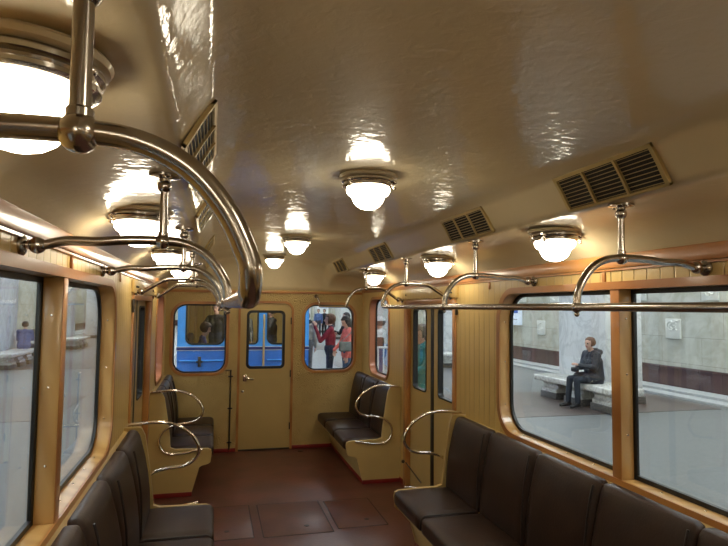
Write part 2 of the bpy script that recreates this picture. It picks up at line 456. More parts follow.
        ap = obj('access_panel', bm, 'panel', d)
        bm = BM()
        for y in (y0 + .0, y0 + .08, y1 - .02): lathe(bm, [(.008, -.006), (.008, .006), (.004, .007)], (s * (W - .024), y, 1.99), 'x', 12)
        obj('panel_lock', bm, 'iron', ap)
        bm = BM(); x = sorted((s * (W - .022), s * (W - .003))); box(bm, x[0], x[1], y0 - .09, y0 - .065, 1.80, 1.90, .004)
        obj('hinge', bm, 'iron', d)
        # low stop rod
        bm = BM(); ball(bm, (s * (W - .03), y1 + .015, .26), .018); tube(bm, [(s * (W - .01), y1 + .02, .26), (s * (W + .036), y1 - .34, .14)], .006, 8)
        obj('stop_rod', bm, 'iron', d)
    # red skirting on the side walls
    bm = BM(); x = sorted((s * (W - .012), s * (W - .0005)))
    cuts = sorted([YR] + [v for y0, y1 in DOORS for v in (y0 - .056, y1 + .076)] + [YE - .001])
    for i in range(0, len(cuts), 2): box(bm, x[0], x[1], cuts[i], cuts[i + 1], .0, .05, .002)
    st(obj('baseboard_' + S_[s], bm, 'redtrim'))
    # wooden cornice and battens
    bm = BM()
    prism(bm, [(s * (W - .0005), 2.066), (s * (W - .016), 2.066), (s * (W - .018), 2.07), (s * (W - .018), 2.128), (s * (W - .014), 2.134), (s * (W - .0005), 2.14)], YR + .001, YE - .015, 'y')
    x = sorted((s * (W - .010), s * (W - .0005)))
    prism(bm, [(s * (W - .0005), 2.052), (s * (W - .012), 2.054), (s * (W - .012), 2.063), (s * (W - .0005), 2.0645)], YR + .001, YE - .015, 'y')
    st(obj('trim_%d' % (1 if s > 0 else 2), bm, 'wood'))
    bm = BM()
    for y in (-2.82, -1.45, 1.15, 2.60, 3.90): box(bm, x[0], x[1], y - .012, y + .012, 1.999, 2.0515, .002)
    st(obj('trim_%d' % (3 if s > 0 else 4), bm, 'wood'))

# end wall
hl = rrect(-1.20, -.52, .99, 1.89, .17); hr = rrect(.47, 1.17, 1.00, 1.90, .17)
DX0, DX1 = -.355, .305
outer = [(-W - .09, 0), (DX0, 0), (DX0, 1.80)]
dtop = [p for p in rrect(DX0, DX1, 1.2, 1.90, .10) if p[1] > 1.5]
dtop = sorted(dtop[:9], key=lambda p: p[0]) + []
loop = rrect(DX0, DX1, 1.2, 1.90, .10)
right_arc = loop[0:9]; left_arc = loop[9:18]
outer = [(-W - .09, 0), (DX0, 0)] + left_arc[::-1] + right_arc[::-1] + [(DX1, 0), (W + .09, 0), (W + .09, 2.075), (-W - .09, 2.075)]
st(obj('wall_back', plate(BM(), outer, [hl, hr], YE, YE + .07, 'end'), 'emboss', smooth=False))
for k, (h, (a, b_, z0, z1)) in enumerate(((hl, (-1.20, -.52, .99, 1.89)), (hr, (.47, 1.17, 1.00, 1.90)))):
    wn += 1; w = struct_empty('window_%d' % wn)
    i_ = rrect(a + .012, b_ - .012, z0 + .012, z1 - .012, .158)
    obj('window_lining', ring_plate(BM(), h, i_, YE - .004, YE + .07, 'end'), 'pink', w)
    obj('window_rim', ring_plate(BM(), rrect(a - .022, b_ + .022, z0 - .022, z1 + .022, .192), i_, YE - .014, YE - .0005, 'end'), 'wood', w)
    obj('rubber_gasket', ring_plate(BM(), i_, rrect(a + .03, b_ - .03, z0 + .03, z1 - .03, .14), YE + .05, YE + .066, 'end'), 'black', w)
    obj('window_pane', plate(BM(), rrect(a + .02, b_ - .02, z0 + .02, z1 - .02, .15), [], YE + .057, YE + .061, 'end'), 'glass', w, smooth=False)
# end door
dn += 1; d = struct_empty('door_%d' % dn)
def arch_loop(x0, x1, z0, z1, r, n=8):
    L = rrect(x0, x1, z0 - 1, z1, r, n); return [(x0, z0)] + L[n + 1:2 * n + 2][::-1] + L[0:n + 1][::-1] + [(x1, z0)]
hole = rrect(-.27, .22, 1.05, 1.80, .06)
leaf = obj('door_leaf', plate(BM(), arch_loop(DX0 + .0005, DX1 - .0005, .0, 1.8995, .0995), [hole], YE + .012, YE + .055, 'end'), 'door_ochre', d, smooth=False)
obj('rubber_gasket', ring_plate(BM(), rrect(-.276, .226, 1.044, 1.806, .065), rrect(-.243, .193, 1.077, 1.773, .04), YE + .003, YE + .06, 'end'), 'black', leaf)
obj('window_surround', ring_plate(BM(), rrect(-.305, .255, 1.015, 1.835, .09), rrect(-.276, .226, 1.044, 1.806, .065), YE + .005, YE + .0115, 'end'), 'door_ochre', leaf)
obj('door_glass', plate(BM(), rrect(-.265, .215, 1.055, 1.795, .05), [], YE + .03, YE + .034, 'end'), 'glass', leaf, smooth=False)
bm = BM(); A_ = arch_loop(DX0 - .03, DX1 + .03, 0, 1.93, .13); B_ = arch_loop(DX0, DX1, 0, 1.90, .10)
plate(bm, A_ + B_[::-1], [], YE - .014, YE - .0005, 'end')
obj('door_frame', bm, 'wood', d)
bm = BM(); lathe(bm, [(.022, -.006), (.022, .0), (.012, .004), (.012, .03)][::-1], (-.285, YE - .02, .925), 'y', 20)
tube(bm, smooth_path([(-.285, YE - .022, .925), (-.255, YE - .03, .925), (-.21, YE - .028, .921), (-.175, YE - .026, .917)]), .012, 10)
box(bm, -.31, -.26, YE + .002, YE + .0115, .885, .965, .006); obj('door_handle', bm, 'chrome_bright', leaf)
bm = BM(); lathe(bm, [(.02, .012), (.02, -.004), (.012, -.014), (.006, -.016)], (-.312, YE, .76), 'y', 18); obj('door_lock', bm, 'chrome_bright', leaf)
for z in (1.67, .98, .30):
    bm = BM(); box(bm, DX1 - .012, DX1 + .004, YE - .022, YE - .0145, z - .045, z + .045, .003); obj('hinge', bm, 'iron', d)
bm = BM(); box(bm, -W + .01, W - .01, YE - .022, YE - .0005, 2.03, 2.06, .004); st(obj('trim_5', bm, 'wood'))
bm = BM(); box(bm, -.87, DX0 - .031, YE - .012, YE - .0005, 0, .045, .002); box(bm, DX1 + .031, .87, YE - .012, YE - .0005, 0, .045, .002)
st(obj('baseboard_back', bm, 'redtrim'))
bm = BM(); box(bm, DX0, DX1, YE - .005, YE + .07, 0, .018, .003); st(obj('trim_6', bm, 'iron'))

# rear partition (behind the camera)
st(obj('wall_rear', box(BM(), -W - .09, W + .09, YR - .07, YR, 0, 2.5), 'emboss', smooth=False))

# ------------------------------------------------------------------ ceiling
half = [(0, 2.485), (.16, 2.484), (.32, 2.478), (.48, 2.465), (.60, 2.448), (.712, 2.424), (.730, 2.402), (.752, 2.370), (.775, 2.335), (.795, 2.302),
        (.815, 2.280), (.86, 2.276), (.93, 2.274), (1.02, 2.268), (1.10, 2.250), (1.17, 2.220), (1.23, 2.185), (1.262, 2.14), (1.285, 2.12)]
prof = [(-x, z) for x, z in half[:0:-1]] + half
bm = BM(); rows = []
ys = [YR - .02 + k * (7.30 - YR) / 60 for k in range(61)]
spec = [(y, 1) for y in ys] + [(7.30 + .37 * math.sin(t), math.cos(t)) for t in [PI / 2 * q / 10 for q in range(1, 11)]]
for y, k in spec:
    rows.append([bm.verts.new((x, y, 2.065 + (z - 2.065) * k)) for x, z in prof])
for i in range(len(rows) - 1):
    for j in range(len(prof) - 1): bm.faces.new((rows[i][j], rows[i][j + 1], rows[i + 1][j + 1], rows[i + 1][j]))
ce = obj('ceiling', bm, 'ceil', ang=89); st(ce)
so = ce.modifiers.new('roof_thickness', 'SOLIDIFY'); so.thickness = .03; so.offset = -1
# make sure the thickness goes upwards
me = ce.data
if sum(p.normal.z for p in me.polygons) > 0: so.offset = 1

# ------------------------------------------------------------------ ceiling vents
def vent_pt(s, t, off=0):
    """t 0..1 across the slope; off pushes into the cabin"""
    P = [(.722, 2.428), (.742, 2.396), (.764, 2.360), (.784, 2.322), (.804, 2.288)]
    P = [(x - .003, z - .003) for x, z in P]
    q = t * 4; i = min(3, int(q)); f = q - i
    x = P[i][0] * (1 - f) + P[i + 1][0] * f; z = P[i][1] * (1 - f) + P[i + 1][1] * f
    x -= off * .80; z -= off * .60
    return s * x, z
VY = [(1.61, 2.19), (2.89, 3.48), (4.74, 5.32), (6.45, 7.02)]
vent_desc = ['nearest the camera, over the big handrail', 'over the nearest wide window', 'over the front edge of the wide window', 'over the sliding doors', 'closest to the end wall']
def make_vent(s, y0, y1, label, grp):
    t = thing('ceiling_vent', label, 'vent', group=grp)
    def strip(bm, ta, tb, ya, yb, o0, o1, n=4):
        R = []
        for k in range(n + 1):
            tt = ta + (tb - ta) * k / n
            a = vent_pt(s, tt, o0); b_ = vent_pt(s, tt, o1)
            R.append([bm.verts.new((a[0], ya, a[1])), bm.verts.new((a[0], yb, a[1])), bm.verts.new((b_[0], yb, b_[1])), bm.verts.new((b_[0], ya, b_[1]))])
        for k in range(n):
            for j in range(4): bm.faces.new((R[k][j], R[k][(j + 1) % 4], R[k + 1][(j + 1) % 4], R[k + 1][j]))
        bm.faces.new(R[0]); bm.faces.new(R[-1][::-1])
    bm = BM(); strip(bm, .02, .98, y0 + .01, y1 - .01, .0, .004); obj('vent_shade_backing', bm, 'void', t)  # dark backing sheet painted as duct shade, no hole behind it
    bm = BM()
    strip(bm, 0, 1, y0, y0 + .018, 0, .014); strip(bm, 0, 1, y1 - .018, y1, 0, .014)
    strip(bm, 0, .10, y0, y1, 0, .014, 1); strip(bm, .94, 1, y0, y1, 0, .014, 1)
    obj('vent_frame', bm, 'brass', t)
    bm = BM()
    for k in range(9):
        q = .13 + k * .76 / 8; strip(bm, q, q + .013, y0 + .018, y1 - .018, .010, .013, 1)
    obj('vent_slats', bm, 'brass', t)
    L = y1 - y0
    for q in (.335, .665): bm = BM(); strip(bm, .08, .94, y0 + L * q - .006, y0 + L * q + .006, .008, .018); obj('vent_divider', bm, 'brass', t)
    return t
for s in (1, -1):
    for i, (y0, y1) in enumerate(VY):
        lab = ('brass louvred ceiling vent on the %s duct, ' % S_[s]) + ['first in line, long and nearest in view', 'second in line, beyond the biggest one', 'third in line, over the sliding doors', 'last in line, by the end wall'][i]
        make_vent(s, y0, y1, lab, 'louvred vents along the ceiling ducts')

# ------------------------------------------------------------------ ceiling lamps
def make_lamp(label):
    t = thing('ceiling_lamp', label, 'ceiling lamp', group='round ceiling lamps')
    bm = lathe(BM(), [(.158, .0), (.162, -.006), (.156, -.016), (.142, -.022), (.02, -.022)][::-1], seg=40); obj('base_plate', bm, 'ceil', t)
    bm = lathe(BM(), [(.02, -.020), (.140, -.020), (.147, -.028), (.147, -.038), (.136, -.044), (.134, -.050), (.141, -.054), (.141, -.062), (.132, -.068), (.118, -.071), (.02, -.071)], seg=40)
    rg = obj('metal_ring', bm, 'chrome', t)
    pr = [(.118, -.068), (.121, -.078), (.119, -.092), (.110, -.106), (.098, -.114), (.091, -.120), (.087, -.131), (.079, -.150), (.065, -.167), (.045, -.180), (.022, -.187), (.004, -.189)]
    obj('glass_globe', lathe(BM(), pr, seg=40), 'globe', t)
    for k in range(3):
        a = 2 * PI * k / 3 - .45
        bm = BM(); cx, cy = .148 * math.cos(a), .148 * math.sin(a)
        ball(bm, (cx, cy, -.04), .013, u=14, v=8); lathe(bm, [(.006, -.045), (.008, -.058), (.006, -.064), (.010, -.069), (.010, -.078), (.003, -.083)], (cx, cy, 0), 'z', 14)
        obj('thumb_screw', bm, 'chrome_bright', t)
    return t
proto = None
def lamp(x, y, z, label):
    global proto
    if proto is None:
        proto = make_lamp(label); proto.location = (x, y, z); proto.scale = (.87, .87, .87)
    else: dup(proto, (x, y, z), label=label)
lamp(0, 2.64, 2.484, 'lit round ceiling lamp in the middle row, nearest in view')
lamp(0, 5.09, 2.484, 'lit round ceiling lamp in the middle row, second from the camera')
lamp(0, 7.03, 2.484, 'lit round ceiling lamp in the middle row, closest to the end door')
lamp(0, .2, 2.484, 'lit round ceiling lamp in the middle row, above the camera')
lamp(0, -2.3, 2.484, 'lit round ceiling lamp in the middle row, at the rear of the car')
for s in (1, -1):
    L = [(1.06, 'first and largest in view' if s < 0 else 'first in line'), (2.66, 'second in line'), (4.29, 'third, just before the doors'), (6.18, 'fourth, near the end wall'), (-.9, 'next to the camera'), (-2.9, 'rearmost one')]
    for y, dsc in L:
        lamp(s * 1.025, y, 2.268, 'lit round ceiling lamp over the %s windows, %s' % (S_[s], dsc))

# ------------------------------------------------------------------ handrails
RX, RZ = .660, 1.862     # longitudinal rail
BX, BZ = .868, 2.058     # ball joint above the arch
def arch_parts(t, s, y, zb, corner=0):
    """one overhead bow: from the wall bracket, over the joint, down to the long rail"""
    pts = [(s * (W - .06), y, zb), (s * (W - .13), y, zb + (BZ - zb) * .35 + .008), (s * (W - .22), y, BZ - .008), (s * (W - .30), y, BZ), (s * BX, y, BZ + .002), (s * (BX - .07), y, BZ - .006),
           (s * (BX - .13), y, BZ - .035), (s * (BX - .175), y, BZ - .085), (s * (RX + .006), y, BZ - .14)]
    if corner: pts += [(s * RX, y, RZ + .03), (s * RX, y + corner * .010, RZ + .009), (s * RX, y + corner * .035, RZ)]
    else: pts += [(s * RX, y, RZ)]
    a = obj('overhead_bow', tube(BM(), smooth_path(pts, 5), .0152, 16), 'chrome', t)
    # wall bracket
    bm = BM(); lathe(bm, [(.034, 0), (.034, -.008), (.028, -.014), (.014, -.018), (.013, -.034)] if s < 0 else [(.034, 0), (.034, -.008), (.028, -.014), (.014, -.018), (.013, -.034)], (0, 0, 0), 'x', 24)
    for v in bm.verts: v.co = Vector((s * (W - .0005) + s * v.co.x, v.co.y + y, v.co.z + zb))
    ball(bm, (s * (W - .048), y, zb), .026)
    obj('wall_bracket', bm, 'chrome', t)
    # post and ceiling flange
    bm = BM(); lathe(bm, [(.013, 0), (.0125, 2.246 - BZ)], (s * BX, y, BZ), 'z', 16); obj('post', bm, 'chrome', t)
    bm = BM(); ball(bm, (s * BX, y, BZ), .025); lathe(bm, [(.0165, -.016), (.0165, .028), (.014, .031)], (s * BX, y, BZ), 'z', 18); obj('joint_ball', bm, 'chrome', t)
    bm = BM(); ball(bm, (s * BX, y, 2.238), .023); lathe(bm, [(.014, 2.245), (.018, 2.262), (.05, 2.267), (.05, 2.2755)], (s * BX, y, 0), 'z', 24)
    for k in (-1, 1): lathe(bm, [(.006, 2.260), (.007, 2.268)], (s * BX, y + k * .04, 0), 'z', 8)
    obj('ceiling_flange', bm, 'chrome', t)
    if not corner:
        bm = BM(); ball(bm, (s * RX, y, RZ), .022); ball(bm, (s * RX, y, RZ - .028), .010, u=12, v=8)
        obj('rail_joint', bm, 'chrome', t)
for s in (1, -1):
    t = thing('handrail', 'long nickel overhead handrail with arched brackets over the %s bench and windows' % S_[s], 'handrail')
    obj('rail_pipe', tube(BM(), [(s * RX, ARCHES[0] + .035, RZ), (s * RX, ARCHES[-1] - .035, RZ)], .0152, 16), 'chrome', t)
    for y in ARCHES: arch_parts(t, s, y, 2.032 if y < 4.5 else 1.955, {0: 1, 3: -1}.get(ARCHES.index(y), 0))
    t = thing('handrail', 'short nickel overhead handrail beside the end window on the %s side' % S_[s], 'handrail')
    arch_parts(t, s, 5.93, 1.945, 1)
    obj('rail_pipe', tube(BM(), smooth_path([(s * RX, 5.965, RZ), (s * RX, 6.5, RZ), (s * RX, 7.3, RZ), (s * RX, 7.50, RZ), (s * RX, 7.545, RZ + .012), (s * RX, 7.56, RZ + .05), (s * (RX - .02), 7.565, 1.97), (s * (RX - .03), 7.60, 1.995), (s * (RX - .03), 7.65, 2.0)], 5), .0125, 12), 'chrome', t)
    bm = BM(); lathe(bm, [(.025, -.001), (.025, -.01), (.014, -.02)], (s * (RX - .03), YE, 2.0), 'y', 18); obj('wall_bracket', bm, 'chrome', t)

# ------------------------------------------------------------------ benches
ARM = [(1.262, 1.015), (1.20, 1.017), (1.10, 1.026), (1.0, 1.02), (.905, .985), (.83, .928), (.783, .852), (.784, .79), (.828, .737), (.90, .710), (1.0, .70), (1.09, .672), (1.155, .618), (1.178, .54), (1.152, .462), (1.08, .418), (.99, .416), (.92, .424), (.85, .437), (.775, .447)]
def bench(s, y0, y1, n, label, arms):
    t = thing('bench_seat', label, 'bench', loc=(s * 1.0, (y0 + y1) / 2, 0))
    ox, oy = s * 1.0, (y0 + y1) / 2
    def loc(o): o.location = (-ox, -oy, 0); return o
    poly = [(W - .001, 0), (.875, 0), (.80, .275), (.775, .295), (.715, .305), (.700, .325), (.694, .40), (.70, .418), (1.08, .418), (1.145, .50), (1.225, .975), (W - .001, .985)]
    # body without the skirting height
    body = [(s * x, z) for x, z in poly]
    loc(obj('bench_base', prism(BM(), body, y0 + .03, y1 - .03, 'y'), 'ochre', t, ang=25))
    for q, (a, b_) in enumerate(((y0 - .004, y0 + .0295), (y1 - .0295, y1 + .004))):
        big = [(W - .001, 0), (.872, 0), (.797, .27), (.775, .285), (.715, .297), (.692, .318), (.682, .40), (.69, .435), (.72, .448), (1.03, .455), (1.072, .47), (1.085, .60), (1.115, .80), (1.14, .95), (1.165, 1.0), (1.19, 1.008), (W - .001, 1.005)]
        if b_ > YE - .05: continue
        loc(obj('side_panel', prism(BM(), [(s * x, z) for x, z in big], a, b_, 'y'), 'ochre', t, ang=25))
    w = (y1 - y0 - .06) / n
    for i in range(n):
        a = y0 + .03 + i * w; b_ = a + w
        bm = rbox(BM(), (.664, a + .002, .345), (1.13, b_ - .002, .462), .042, 8, (0, .002, .012))
        for v in bm.verts:
            if s < 0: v.co.x *= -1
        c = loc(obj('seat_cushion', bm, 'leather', t, ang=80))
        def lean(p):
            k = p.z - .44; p.x += k * .165 - .02 * math.sin(max(0, min(1, k / .56)) * PI); return p
        bm = rbox(BM(), (1.088, a + .002, .43), (1.165, b_ - .002, 1.0), .033, 9, (.016, .002, 0), lean)
        for v in bm.verts:
            if s < 0: v.co.x *= -1
        loc(obj('back_cushion', bm, 'leather', t, ang=80))
        if i:
            seam = [(1.09 - .008, .47), (1.082, .60), (1.09, .74), (1.115, .90), (1.136, .985)]
            bm = tube(BM(), smooth_path([(s * (x + .004), a, z) for x, z in seam], 4), .006, 8); loc(obj('back_seam', bm, 'piping', t))
            bm = tube(BM(), smooth_path([(s * x, a, z) for x, z in ((.672, .37), (.674, .42), (.70, .457), (.78, .4615), (1.07, .4615))], 4), .006, 8); loc(obj('seat_seam', bm, 'piping', t))
    for ya in arms:
        bm = tube(BM(), smooth_path([(s * x, ya, z) for x, z in ARM], 5), .0115, 14)
        am = loc(obj('armrest', bm, 'chrome_bright', t))
        bm = BM(); ball(bm, (s * .770, ya, .449), .018); lathe(bm, [(.022, -.02), (.022, .0), (.016, .006)] , (s * (W - .0), ya, 1.015), 'x', 20) if s < 0 else lathe(bm, [(.016, -.026), (.022, -.02), (.022, -.001)], (s * W, ya, 1.015), 'x', 20)
        if s < 0:
            pass
        loc(obj('armrest_fitting', bm, 'chrome_bright', am))
    bm = BM(); xx = sorted((s * .862, s * .874)); box(bm, xx[0], xx[1], y0, y1 - .001, 0, .04, .002)
    for a, b_ in ((y0 - .014, y0 - .0045), (y1 + .0045, y1 + .014)):
        if b_ < YE: xx = sorted((s * .862, s * (W - .013))); box(bm, xx[0], xx[1], a, b_, 0, .04, .002)
    loc(obj('red_skirting', bm, 'redtrim', t))
    return t
bench(1, .72, 4.34, 6, 'long dark brown bench under the wide right windows, with a row of back cushions', [4.372])
bench(-1, .72, 4.34, 6, 'long dark brown bench under the wide left windows, cut by the photo edge', [4.372])
bench(1, 5.985, YE - .005, 3, 'short three-seat brown bench in the far right corner by the end wall', [5.960])
bench(-1, 5.985, YE - .005, 3, 'short three-seat brown bench in the far left corner by the end wall', [5.960])

# ------------------------------------------------------------------ small things on the floor and end wall
def hatch(x0, x1, y0, y1, label):
    t = thing('floor_hatch', label, 'hatch', ((x0 + x1) / 2, (y0 + y1) / 2, 0), group='hatches in the car floor')
    hx, hy = (x1 - x0) / 2, (y1 - y0) / 2
    obj('hatch_cover', box(BM(), -hx + .011, hx - .011, -hy + .011, hy - .011, 0, .003, .001), 'hatch', t)
    bm = ring_plate(BM(), rrect(-hx, hx, -hy, hy, .01, 2), rrect(-hx + .010, hx - .010, -hy + .010, hy - .010, .008, 2), .0, .002, 'flat')
    obj('hatch_edge', bm, 'groove', t)
    bm = lathe(BM(), [(.022, .003), (.022, .0045), (.012, .005)], (hx * .3, -hy * .55, 0), 'z', 16); obj('hatch_lock', bm, 'groove', t)
hatch(-.95, -.335, 4.80, 5.59, 'red-brown floor hatch on the left, next to the armrest')
hatch(-.27, .315, 4.78, 5.57, 'red-brown floor hatch in the middle of the aisle')
hatch(.355, .80, 4.83, 5.54, 'red-brown floor hatch on the right, before the sliding doors')
tag(obj('floor_drain', lathe(BM(), [(.035, .0), (.035, .004), (.02, .006)], (.43, 7.50, 0), 'z', 20), 'iron'), 'small dark round cap in the floor near the end door', 'floor cap')
t = thing('latch_rod', 'thin dark vertical latch rod on the end wall beside the door', 'latch rod', (-.465, YE, 0))
obj('rod', tube(BM(), [(0, -.014, .03), (0, -.014, 1.03)], .009, 10), 'iron', t)
bm = tube(BM(), [(.01, -.016, 1.035), (-.07, -.02, 1.035)], .008, 10); obj('handle', bm, 'chrome', t)
bm = BM()
for z in (.12, .55, .955): box(bm, -.03, .03, -.022, -.0006, z - .008, z + .008, .002)
obj('rod_clip', bm, 'iron', t)

# ------------------------------------------------------------------ station
SX = 10.08; SY0, SY1, SZ = -14, 58, 5.6
for s in (1, -1):
    nm = 'floor_platform_' + S_[s]
    a, b_ = sorted((s * 1.5, s * SX))
    st(obj('platform_' + S_[s] + '_floor', box(BM(), a, b_, SY0, SY1, -1.15, -.02), 'granite', smooth=False))
    bm = BM()
    for k in range(-2, 7):
        y = 10.45 + k * 8.2 + (1.3 if s < 0 else 0); x = sorted((s * 3.2, s * 8.8)); box(bm, x[0], x[1], y - 1.36, y + 1.36, -.02, -.014)
    st(obj('trim_%d' % (7 if s > 0 else 8), bm, 'granite_brown', smooth=False))
    bm = BM(); x = sorted((s * 9.0, s * 9.35)); box(bm, x[0], x[1], SY0, SY1, -.02, .03, .01); x = sorted((s * 9.5, s * 10.0)); box(bm, x[0], x[1], SY0, SY1, -.02, .06, .01)
    x = sorted((s * 1.5, s * 1.72)); box(bm, x[0], x[1], SY0, SY1, -.02, -.008, .002); x = sorted((s * 2.05, s * 2.12)); box(bm, x[0], x[1], SY0, SY1, -.02, -.010, .001)
    st(obj('trim_%d' % (9 if s > 0 else 10), bm, 'granite_light', smooth=False))
    a, b_ = sorted((s * SX, s * (SX + .2)))
    st(obj('wall_station_' + S_[s], box(BM(), a, b_, SY0, SY1, -1.15, SZ), 'wall_tile', smooth=False))
    a, b_ = sorted((s * (SX - .04), s * SX))
    bm = box(BM(), a, b_, SY0, SY1, -.02, .47); a2, b2 = sorted((s * (SX - .06), s * SX)); box(bm, a2, b2, SY0, SY1, .47, .53, .01)
    st(obj('trim_%d' % (11 if s > 0 else 12), bm, 'dado', smooth=False))
st(obj('floor_track_bed', box(BM(), -1.5, 1.5, SY0, SY1, -1.3, -1.15), 'concrete', smooth=False))
st(obj('ceiling_station', box(BM(), -SX - .2, SX + .2, SY0, SY1, SZ, SZ + .2), 'plaster', smooth=False))
st(obj('wall_station_far', box(BM(), -SX, SX, SY1, SY1 + .2, -1.15, SZ), 'wall_tile_x', smooth=False))
st(obj('wall_station_near', box(BM(), -SX, SX, SY0 - .2, SY0, -1.15, SZ), 'wall_tile_x', smooth=False))
st(obj('trim_13', box(BM(), -SX + .05, SX - .05, SY1 - .04, SY1, -.02, .53), 'dado_x', smooth=False))

lp = None
def ordinal(i): return ['first', 'second', 'third', 'fourth', 'fifth', 'sixth', 'seventh', 'eighth', 'ninth', 'tenth', 'eleventh', 'twelfth'][i]
for s in (1, -1):
    for ci, x in enumerate((3.6, 8.7)):
        for k in range(11):
            y = -11 + k * 6.4
            lab = 'square lit ceiling light above the %s platform, %s row, %s along' % (S_[s], ('train-side', 'wall-side')[ci], ordinal(k))
            if lp is None:
                lp = thing('platform_light', lab, 'ceiling light', (s * x, y, SZ), group='ceiling lights over the platforms')
                obj('light_frame', ring_plate(BM(), rrect(-.95, .95, -.95, .95, .05, 2), rrect(-.88, .88, -.88, .88, .04, 2), -.07, -.0005, 'flat'), 'white_metal', lp)
                obj('light_diffuser', plate(BM(), rrect(-.878, .878, -.878, .878, .04, 2), [], -.06, -.03, 'flat'), 'platform_lamp', lp, smooth=False)
            else: dup(lp, (s * x, y, SZ), label=lab)

pil = None
for s in (1, -1):
    for k in range(-1, 6):
        yc = 10.7 + 8.2 * k + (1.3 if s < 0 else 0)
        p = struct_empty('pillar_station'); p.location = (s * 7.28, yc, 0)
        obj('pillar_shaft', box(BM(), -.43, .43, -.80, .80, -.02, SZ, .015), 'marble', p)
        obj('pillar_plinth', box(BM(), -.47, .47, -.84, .84, -.02, .14, .012), 'granite_dark', p)

def relief(s, y, z, i):
    lab = 'pale carved relief plaque, %s station wall, ' % S_[s] + i
    t = thing('wall_plaque', lab, 'plaque', (s * SX, y, z), group='relief plaques on the station walls')
    rr = random.Random(int(y * 10))
    a = sorted((-s * .05, -s * .0005))
    obj('plaque_slab', box(BM(), a[0], a[1], -.23, .23, -.24, .24, .012), 'relief', t)
    bm = BM()
    for q in range(4):
        c0 = (rr.uniform(-.12, .12), rr.uniform(-.12, .12)); pts = []
        ph = rr.uniform(0, 6)
        for j in range(6): pts.append((-s * .052, max(-.2, min(.2, c0[0] + .09 * math.cos(ph + j * .9))), max(-.2, min(.2, c0[1] + .07 * math.sin(ph + j * .9) + .02 * j))))
        tube(bm, smooth_path(pts, 3), .019, 6)
    obj('plaque_carving', bm, 'relief', t)
for s in (1, -1):
    for (y, z, i) in ((11.6, 1.43, 'lower row, first'), (10.5, 2.34, 'upper row, nearest one'), (12.7, 2.36, 'upper row, second'), (17.4, 1.25, 'lower row, second'), (19.5, 1.25, 'lower row, third'), (16.6, 2.34, 'upper row, third'), (18.6, 2.36, 'upper row, fourth'), (26.0, 1.35, 'lower row, fourth'), (31, 1.35, 'lower row, fifth'), (5.0, 1.35, 'lower row, beside the camera')):
        relief(s, y, z, i)

def platform_bench(s, yc, label):
    t = thing('platform_bench', label, 'bench', (s * 6.5, yc, 0), group='marble benches at the pillars')
    obj('bench_top', box(BM(), -.34, .34, -1.3, 1.3, .33, .45, .03, 3), 'bench_marble', t)
    for y in (-.85, .0, .85):
        bm = prism(BM(), [(-.24, .12), (.24, .12), (.24, .18), (.19, .22), (.19, .27), (.26, .33), (-.26, .33), (-.19, .27), (-.19, .22), (-.24, .18)], y - .26, y + .26, 'y')
        sp = obj('bench_support', bm, 'bench_marble', t)
        obj('support_foot', box(BM(), -.27, .27, y - .29, y + .29, -.014, .12, .01), 'granite_dark', sp)
    return t
for s in (1, -1):
    for k in range(-1, 5):
        lab = 'pale marble platform bench against a pillar, %s platform, ' % S_[s] + (['behind the camera', 'nearest in view', 'second in view', 'third in view', 'fourth in view', 'fifth in view'][k + 1])
        platform_bench(s, 10.12 + 8.2 * k + (1.3 if s < 0 else 0), lab)

t = thing('station_sign', 'white station sign with a blue panel on the right platform wall', 'sign', (SX - .08, 19.6, 1.62))
obj('sign_board', box(BM(), -.05, .0785, -.95, .95, -.33, .33, .015), 'sign_white', t)
obj('blue_panel', box(BM(), -.058, -.051, -.85, -.35, .10, .25), 'sign_blue', t, smooth=False)
bm = BM()
for (a, b_, z0, z1) in ((.1, .4, .06, .2), (.55, .85, .06, .2), (-.5, .8, -.07, -.02), (.1, .6, -.2, -.12), (.65, .85, -.25, -.12), (-.8, .0, -.14, -.11)):
    box(bm, -.058, -.051, a, b_, z0, z1)
obj('sign_lines', bm, 'sign_grey', t, smooth=False)

t = thing('platform_railing', 'white metal railing of upright bars beside the person in a white cap', 'railing', (2.72, 11.2, 0))
obj('top_rail', tube(BM(), [(-.45, 0, 1.06), (.75, 0, 1.06)], .022, 10), 'white_metal', t)
for k in range(11): obj('baluster', tube(BM(), [(-.42 + k * .115, 0, .10), (-.42 + k * .115, 0, 1.05)], .016, 8), 'white_metal', t)
obj('bottom_rail', tube(BM(), [(-.45, 0, .10), (.75, 0, .10)], .018, 10), 'white_metal', t)
for x in (-.44, .74): obj('post', tube(BM(), [(x, 0, -.02), (x, 0, 1.07)], .025, 10), 'white_metal', t)

# ------------------------------------------------------------------ the blue train behind
BY = 11.9; bxo = -.07
t = thing('blue_train_car', 'blue metro car standing behind the end windows on the same track', 'train car', (bxo, BY, 0))
wl = rrect(-1.14, -.41, 1.08, 1.98, .13); wr = rrect(.45, 1.14, 1.08, 1.98, .13); wd = rrect(-.28, .26, 1.08, 1.95, .09)
HW = 1.30
up = plate(BM(), [(-HW, 1.055), (HW, 1.055), (HW, 2.3), (.9, 2.65), (-.9, 2.65), (-HW, 2.3)], [rrect(-1.14, -.41, 1.10, 1.98, .13), rrect(.45, 1.14, 1.10, 1.98, .13), rrect(-.28, .26, 1.10, 1.95, .09)], 0, .06, 'end')
obj('upper_end_panel', up, 'blue', t, smooth=False)
obj('lower_end_panel', box(BM(), -HW, HW, 0, .06, -.95, .975), 'blue_low', t, smooth=False)
obj('belt', box(BM(), -HW - .01, HW + .01, -.02, .06, .985, 1.045, .004), 'navy', t)
bm = BM(); box(bm, -HW - .01, HW + .01, -.016, .06, 1.045, 1.055); box(bm, -HW - .01, HW + .01, -.016, .06, .975, .985); obj('belt_line', bm, 'stripe', t, smooth=False)
